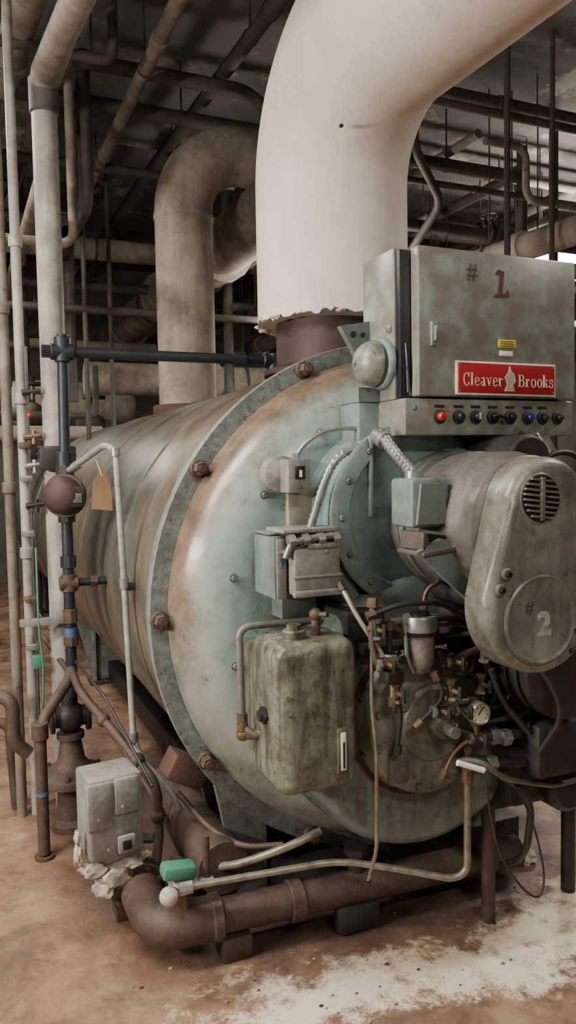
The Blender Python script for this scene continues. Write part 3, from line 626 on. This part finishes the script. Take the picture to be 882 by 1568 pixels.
b.lathe([(.10,0),(.10,.03),(.07,.05),(.065,.19),(.10,.21),(.15,.215),(.15,.24),(.145,.25),(.12,.26),(.09,.27),(.06,.31),(.045,.40),(.06,.405),(.06,.43),(0,.43)],o,(0,0,1),'brown',40)
b.ball((.44,3.5,.50),.068,'dark',1.0); b.cyl((.44,3.5,.44),(.44,3.5,.60),.036,'dark',20)
b.cyl((.35,3.5,.50),(.53,3.5,.50),.045,'dark',20,.004)
for x in (.355,.365,.51,.52): b.cyl((x,3.5,.50),(x+.006,3.5,.50),.068,'dark',24)
for k in range(6):
    a=math.radians(60*k+15); b.bolt((.44+.128*math.cos(a),3.5+.128*math.sin(a),.25),(0,0,1),.011,.02,'rust')
b.done('blowdown_pump')
HC=H-.01
b=B(); b.tube([(.445,3.7,0),(.445,3.7,3.28)],.057,'pipew',0,28); b.cyl((.445,3.7,3.2),(.445,3.7,3.36),.066,'bgd',24,.008)
b.tube([(.445,3.7,3.30),(.445,3.66,3.36),(.54,2.6,3.36),(.68,1.2,3.36)],.06,'bgp',.06,24)
b.cyl((.445,3.7,1.66),(.445,3.7,1.68),.09,'dark',28,.003); b.cyl((.445,3.7,1.69),(.445,3.7,1.71),.09,'dark',28,.003); b.box((.36,3.6,1.60),(.52,3.64,1.70),'dark',.006)
b.cyl((.445,3.7,0),(.445,3.7,.02),.1,'rust')
b.done('vertical_riser_pipe')
def vp(x,y,r,mat,z1=HC,z0=0,joints=()):
    b=B(); b.tube([(x,y,z0),(x,y,z1)],r,mat,0,16)
    for z in joints: b.cyl((x,y,z),(x,y,z+.05),r*1.4,mat,16,.003)
    return b
vp(.30,3.7,.022,'pipew',HC,0,(1.2,1.9,2.6)).done('vertical_pipe')
vp(.235,3.7,.022,'bgp',HC,0,(1.5,2.3)).done('vertical_pipe')
vp(.262,3.9,.012,'bgd',3.4,0,(1.0,2.0)).done('vertical_pipe')
vp(.345,3.95,.010,'galv',2.2,0,(1.4,)).done('gauge_glass_rod')
b=B(); b.tube([(.335,3.65,1.25),(.33,3.6,.9),(.345,3.6,.7),(.33,3.6,.4)],.005,'green',.05); b.box((.25,3.6,.90),(.46,3.62,.935),'grey',.003)
for z in (.78,1.0,1.3,1.55,1.7): b.box((.28,3.65,z),(.335,3.72,z+.03),random.choice(['dark','brown','galv','brass']),.006)
b.box((.30,3.62,.70),(.345,3.66,.76),'green',.005); b.ball((.33,3.66,1.85),.012,'redl')
for z,k in ((1.95,'dark'),(1.75,'brass'),(1.62,'galv'),(1.44,'dark')): b.cyl((.30,3.66,z),(.38,3.66,z+.01),.014,k,8); b.cyl((.345,3.66,z-.03),(.345,3.66,z+.03),.012,k,8)
b.done('valve_trim')
b=B(); b.tube([(.0,3.6,.62),(.15,3.55,.62),(.20,3.5,.60),(.20,3.5,.42),(.26,3.5,.36)],.03,'brown',.05); b.cyl((.06,3.58,.62),(.12,3.56,.62),.045,'brown',16,.004)
b.tube([(-.3,3.9,.42),(.2,3.8,.42),(.22,3.8,.0)],.025,'brown',.05); b.done('return_pipe')
# ---------------------------------------------------------------- exhaust duct
d=E('exhaust_duct')
b=B(); b.cyl((1.53,3.0,1.93),(1.53,3.0,2.35),.245,'maroon',48); b.lathe([(.30,0),(.30,.02),(.25,.04)],(1.53,3.0,1.985),(0,0,1),'maroon',48); b.done('flue_stub',d)
b=B(); b.tube([(1.53,3.0,2.205),(1.53,3.0,2.26),(1.53,3.0,3.24),(1.58,1.6,3.24),(1.68,-1.5,3.24),(1.68,-2.55,3.24)],.322,'ins',.62,128,n=20,jag=.010)
b.done('insulated_elbow',d,60)
b=B()
for t in range(16):
    a=t*2*math.pi/16+random.uniform(-.15,.15); r=.318
    b.lump((1.53+r*math.cos(a),3.0+r*math.sin(a),2.205),random.uniform(.008,.016),'ins',(1.6,1.6,.6))
b.done('torn_insulation_edge',d)
b=B(); b.cyl((1.385,2.63,2.87),(1.372,2.595,2.855),.007,'blk',10); b.done('test_port',d)
s=E('insulated_steam_pipe')
b=B(); b.tube([(1.52,5.2,1.95),(1.52,5.2,3.77),(2.75,5.2,3.77),(2.75,11.9,3.77)],.197,'insd',.42,64,n=16)
b.lathe([(.200,0),(.204,.01),(.204,.04),(.200,.05)],(1.52,5.2,3.28),(0,0,1),'insd',64); b.cyl((1.52,5.2,1.95),(1.52,5.2,2.03),.24,'rust',48,.005)
b.done('pipe_lagging',s,50)
# ---------------------------------------------------------------- background pipes
def pp(name,pts,r,mat,f=.15):
    b=B(); b.tube(pts,r,mat,f,20)
    P=[V(p) for p in pts]
    for i in range(len(P)-1):
        dd=(P[i+1]-P[i]); n=int(dd.length/1.9)
        for k in range(1,n+1):
            q=P[i]+dd*(k/(n+1)); b.cyl(q-dd.normalized()*.04,q+dd.normalized()*.04,r*1.22,mat,16,.004)
            if abs(dd.normalized().z)<.3:
                q2=q+dd.normalized()*.35; b.tube([q2+V((0,0,r)),V((q2.x,q2.y,HC))],.007,'bgd',0,6); b.cyl(q2-dd.normalized()*.012,q2+dd.normalized()*.012,r*1.1,'bgd',16)
    return b.done(name)
def valve(x,y,z,r,ax='x',mat='rust'):
    b=B(); dv=V((1,0,0)) if ax=='x' else V((0,1,0)); p=V((x,y,z))
    b.ball(p,r*1.7,mat); b.cyl(p-dv*r*2.6,p-dv*r*2.1,r*1.9,mat,16); b.cyl(p+dv*r*2.1,p+dv*r*2.6,r*1.9,mat,16); b.cyl(p-dv*r*2.6,p+dv*r*2.6,r*1.2,mat,16)
    b.cyl(p,p+V((0,0,r*3.5)),r*.7,mat,12); b.tube([p+V((r*2*math.cos(a*math.pi/6),r*2*math.sin(a*math.pi/6),r*3.5)) for a in range(13)],r*.22,mat,0,8)
    b.box(p+V((-r*2,-r*.15,r*3.4)),p+V((r*2,r*.15,r*3.6)),mat,0)
    b.done('gate_valve')
OH='overhead_pipe'
pp(OH,[(-2.4,5.3,4.28),(2.1,5.3,4.28),(2.3,5.3,4.0),(4.5,5.3,4.0)],.05,'bgd')
pp(OH,[(-2.4,5.75,4.22),(3.2,5.75,4.22)],.055,'bgd')
pp(OH,[(2.02,1.0,4.40),(1.8,8.0,4.40),(1.8,11.8,4.40)],.05,'bgd')
pp(OH,[(1.22,1.0,4.12),(1.22,11.8,4.12)],.045,'bgp')
pp(OH,[(.85,1.0,4.42),(.75,5.6,4.42),(.6,11.8,4.42)],.05,'bgp')
pp(OH,[(.62,2.0,4.05),(.30,6.5,4.05),(.30,11.8,4.05)],.09,'bgp')
pp(OH,[(.35,2.2,3.7),(.05,6.0,3.7),(.05,11.8,3.7)],.06,'pipew')
pp(OH,[(.62,2.2,3.55),(.52,4.4,3.55),(.52,4.4,3.2),(.52,11.8,3.2)],.045,'bgp')
pp(OH,[(-2.4,8.8,4.04),(8.4,8.8,4.04)],.12,'insd')
pp(OH,[(-2.4,7.0,3.75),(1.0,7.0,3.75),(1.0,7.0,3.3),(1.0,7.0,2.2)],.05,'bgd')
pp(OH,[(.95,5.6,4.5),(.95,5.6,3.45),(.9,11.8,3.45)],.04,'bgd')
pp(OH,[(-2.4,8.0,3.45),(2.0,8.0,3.45)],.05,'bgd')
pp(OH,[(-2.4,7.6,3.12),(2.0,7.6,3.12)],.03,'bgd')
pp(OH,[(-2.4,6.6,4.1),(2.4,6.6,4.1)],.04,'bgd')
pp(OH,[(-2.4,9.6,3.1),(2.4,9.6,3.1)],.06,'bgp')
pp(OH,[(-2.4,6.2,2.85),(1.15,6.2,2.85),(4.2,6.2,2.85)],.03,'bgd')
pp(OH,[(.1,4.6,3.95),(.95,4.6,3.95),(.95,4.6,4.5)],.03,'bgd',.08)
pp(OH,[(.3,5.0,3.0),(.75,5.0,3.0),(.75,5.0,4.5)],.03,'bgp',.08)
pp('insulated_main',[(2.15,4.4,3.42),(2.15,11.8,3.42)],.22,'bgp')
pp('insulated_main',[(4.35,3.4,3.28),(4.0,6.4,3.28),(4.0,11.8,3.28)],.105,'insd')
pp('insulated_main',[(1.3,8.2,2.55),(5.5,8.2,2.55)],.17,'insd')
for i,(y,z,r,k) in enumerate(((4.9,4.35,.045,'bgd'),(5.6,3.6,.05,'bgd'),(6.0,4.3,.05,'bgp'),(6.5,3.95,.05,'bgd'),(7.0,3.6,.045,'bgp'),(7.5,4.2,.06,'bgd'),(8.2,3.9,.05,'bgd'),(7.8,3.3,.05,'bgd'),(6.6,3.1,.045,'bgp'),(9.5,3.6,.07,'bgp'),(4.5,4.05,.03,'bgd'),(5.9,3.35,.03,'bgd'),(5.2,3.8,.025,'bgd'),(7.2,3.8,.03,'bgd'),(6.3,4.45,.04,'bgd'))):
    pp(OH,[(2.5+.2*(i%3),y,z),(8.4,y,z)],r,k)
for i,(x,z,r,k) in enumerate(((3.0,4.4,.05,'bgd'),(3.4,4.1,.05,'bgp'),(4.7,4.15,.05,'bgd'),(5.2,3.85,.045,'bgp'),(5.8,4.3,.06,'bgd'),(3.1,3.45,.04,'bgd'),(2.95,3.2,.035,'bgd'),(6.4,3.7,.06,'bgd'),(3.8,3.7,.035,'bgd'),(4.3,4.45,.04,'bgp'))):
    pp(OH,[(x,5.6,z),(x-.05,11.8,z)],r,k)
pp(OH,[(3.25,5.0,4.3),(3.25,5.0,3.95),(3.7,5.3,3.7),(3.7,5.9,3.35)],.035,'bgd',.1)
pp(OH,[(2.9,6.5,3.95),(3.2,6.2,3.6),(3.2,6.2,3.1),(4.0,6.2,2.9)],.035,'bgd',.12)
pp(OH,[(4.6,5.4,4.3),(4.6,5.4,3.5),(5.4,5.4,3.5)],.045,'bgd',.12)
pp(OH,[(3.9,5.0,4.1),(4.3,5.0,4.1),(4.3,5.0,3.7),(5.2,5.0,3.7)],.03,'bgp',.1)
for (x,y,z) in ((3.3,5.6,3.6),(3.9,6.5,3.95),(3.5,7.0,3.6),(4.5,5.6,3.6),(4.3,7.5,4.2),(3.2,6.6,3.1),(5.1,6.5,3.95),(2.95,5.6,3.6),(3.6,7.2,3.8)): valve(x,y,z,.045,'x','rust' if (x*10)%2<1 else 'bgd')
for (x,y,z) in ((1.22,7.2,4.12),(.9,6.4,3.45),(.6,7.5,4.3)): valve(x,y,z,.045,'y','bgd')
for (x,y,r) in ((3.1,5.5,.035),(3.35,6.1,.045),(4.95,5.4,.04),(3.62,4.4,.022),(4.02,4.4,.018),(5.5,6.5,.05),(2.6,7.4,.05),(2.9,9.0,.09),(1.0,6.2,.02),(1.35,7.0,.02),(.75,8.6,.05)):
    vp(x,y,r,'bgd' if r<.08 else 'insd',HC,0).done('vertical_pipe')
b=B(); b.lathe([(.0,-1.2),(.25,-1.17),(.42,-1.05),(.48,-.9),(.48,1.9),(.42,2.05),(0,2.1)],(3.6,7.2,1.75),(1,0,0),'insd',48)
for x in (2.9,4.9): b.box((x,6.9,0),(x+.1,7.5,1.45),'rust')
b.done('condensate_receiver_tank')
b=B(); b.lathe([(.0,-.6),(.2,-.57),(.28,-.48),(.3,-.4),(.3,.8),(.2,.95),(0,1.0)],(1.2,9.9,2.4),(1,0,0),'insd',40)
b.box((.9,9.7,0),(1.0,10.1,2.15),'rust'); b.box((1.9,9.7,0),(2.0,10.1,2.15),'rust'); b.done('expansion_tank')
b=B()
for x,y,z in ((1.05,9.0,2.15),(1.5,8.9,2.1),(.8,8.6,2.2)):
    b.ball((x,y,z),.13,'brown'); b.cyl((x,y,0),(x,y,z+.4),.04,'brown'); b.cyl((x-.2,y,z),(x+.2,y,z),.07,'bgd',20,.004); b.cyl((x,y,z+.3),(x,y,z+.33),.13,'rust',24)
b.done('circulator_pumps')
b=B(); b.tube([(.2,7.6,1.95),(1.35,7.6,1.95)],.07,'insd'); b.tube([(.2,7.6,2.12),(1.3,7.6,2.12),(1.3,7.6,2.6)],.03,'bgd',.05); b.cyl((.3,7.6,0),(.3,7.6,2.2),.05,'bgd'); b.done('return_header')
# ---------------------------------------------------------------- lights
def area(e,loc,sx,sy,power,col,rot=(0,0,0)):
    ld=bpy.data.lights.new('lamp','AREA'); ld.shape='RECTANGLE'; ld.size=sx; ld.size_y=sy; ld.energy=power; ld.color=col
    lo=bpy.data.objects.new('lamp',ld); sc.collection.objects.link(lo); lo.location=loc; lo.rotation_euler=rot; lo.parent=e
COL=(1,.92,.81)
def tubef(x,y,z,l=1.2,ax='x',power=120,col=COL,up=.15,w=.05,tr=.02):
    e=E('fluorescent_light')
    b=B(); dx,dy=(l/2,w) if ax=='x' else (w,l/2)
    b.box((x-dx,y-dy,z),(x+dx,y+dy,z+.05),'grey',.01)
    for sgn in (-1,1):
        q=V((x+(sgn*l*.4 if ax=='x' else 0),y+(sgn*l*.4 if ax=='y' else 0),z+.05)); b.tube([q,V((q.x,q.y,HC))],.006,'bgd',0,6)
    b.done('housing',e)
    b=B()
    for o in (-.03,.03):
        zz=z-tr-.002
        a=(x-dx*.97,y+o,zz) if ax=='x' else (x+o,y-dy*.97,zz); c2=(x+dx*.97,y+o,zz) if ax=='x' else (x+o,y+dy*.97,zz)
        b.cyl(a,c2,tr,'tube',12)
    b.done('tubes',e)
    sx,sy=(l,.25) if ax=='x' else (.25,l)
    area(e,(x,y,z-.10),sx,sy,power,col)
    area(e,(x,y,z+.07),sx,sy,power*up,col,(math.pi,0,0))  # extra upward light, added to brighten the ceiling
M['tube']=flat('fluorescent_tube_glow',(255,244,226),.3,0,30)
tubef(-1.3,1.9,3.55,2.4,'x',165)
tubef(.9,-1.0,3.3,1.2,'x',65)  # unseen fixture added behind the camera as front fill
tubef(5.87,6.0,3.665,1.35,'x',200,w=.06,tr=.042,up=.3)
tubef(3.6,1.4,3.6,1.2,'y',50)
tubef(-.6,4.8,3.9,1.2,'y',75)
tubef(-.4,8.5,3.6,1.2,'x',70)
tubef(3.0,6.0,2.95,1.2,'x',60,up=.7)
e=E('added_wall_light'); b=B(); b.box((-2.6,1.0,2.0),(-2.54,2.6,2.14),'grey',.01); b.done('housing',e); b=B(); b.cyl((-2.52,1.03,2.07),(-2.52,2.57,2.07),.02,'tube'); b.done('tubes',e)  # unseen fixture, added to bring out the highlight on the boiler head
area(e,(-2.48,1.8,2.07),.16,1.5,150,COL,(0,-math.pi/2,0))
w=bpy.data.worlds.new('w'); sc.world=w; w.use_nodes=True; w.node_tree.nodes['Background'].inputs[0].default_value=(.5,.45,.4,1); w.node_tree.nodes['Background'].inputs[1].default_value=.3
# ---------------------------------------------------------------- camera
yaw=math.radians(23.5); pitch=math.radians(3.4); roll=math.radians(1.0)
cd=bpy.data.cameras.new('camera'); cam=bpy.data.objects.new('camera',cd); sc.collection.objects.link(cam)
cd.sensor_width=36; cd.lens=27.05; cd.clip_start=.05
cam.matrix_world=Matrix.Translation((0,0,1.6))@Matrix.Rotation(-yaw,4,'Z')@Matrix.Rotation(math.radians(90)-pitch,4,'X')@Matrix.Rotation(-roll,4,'Z')
sc.camera=cam
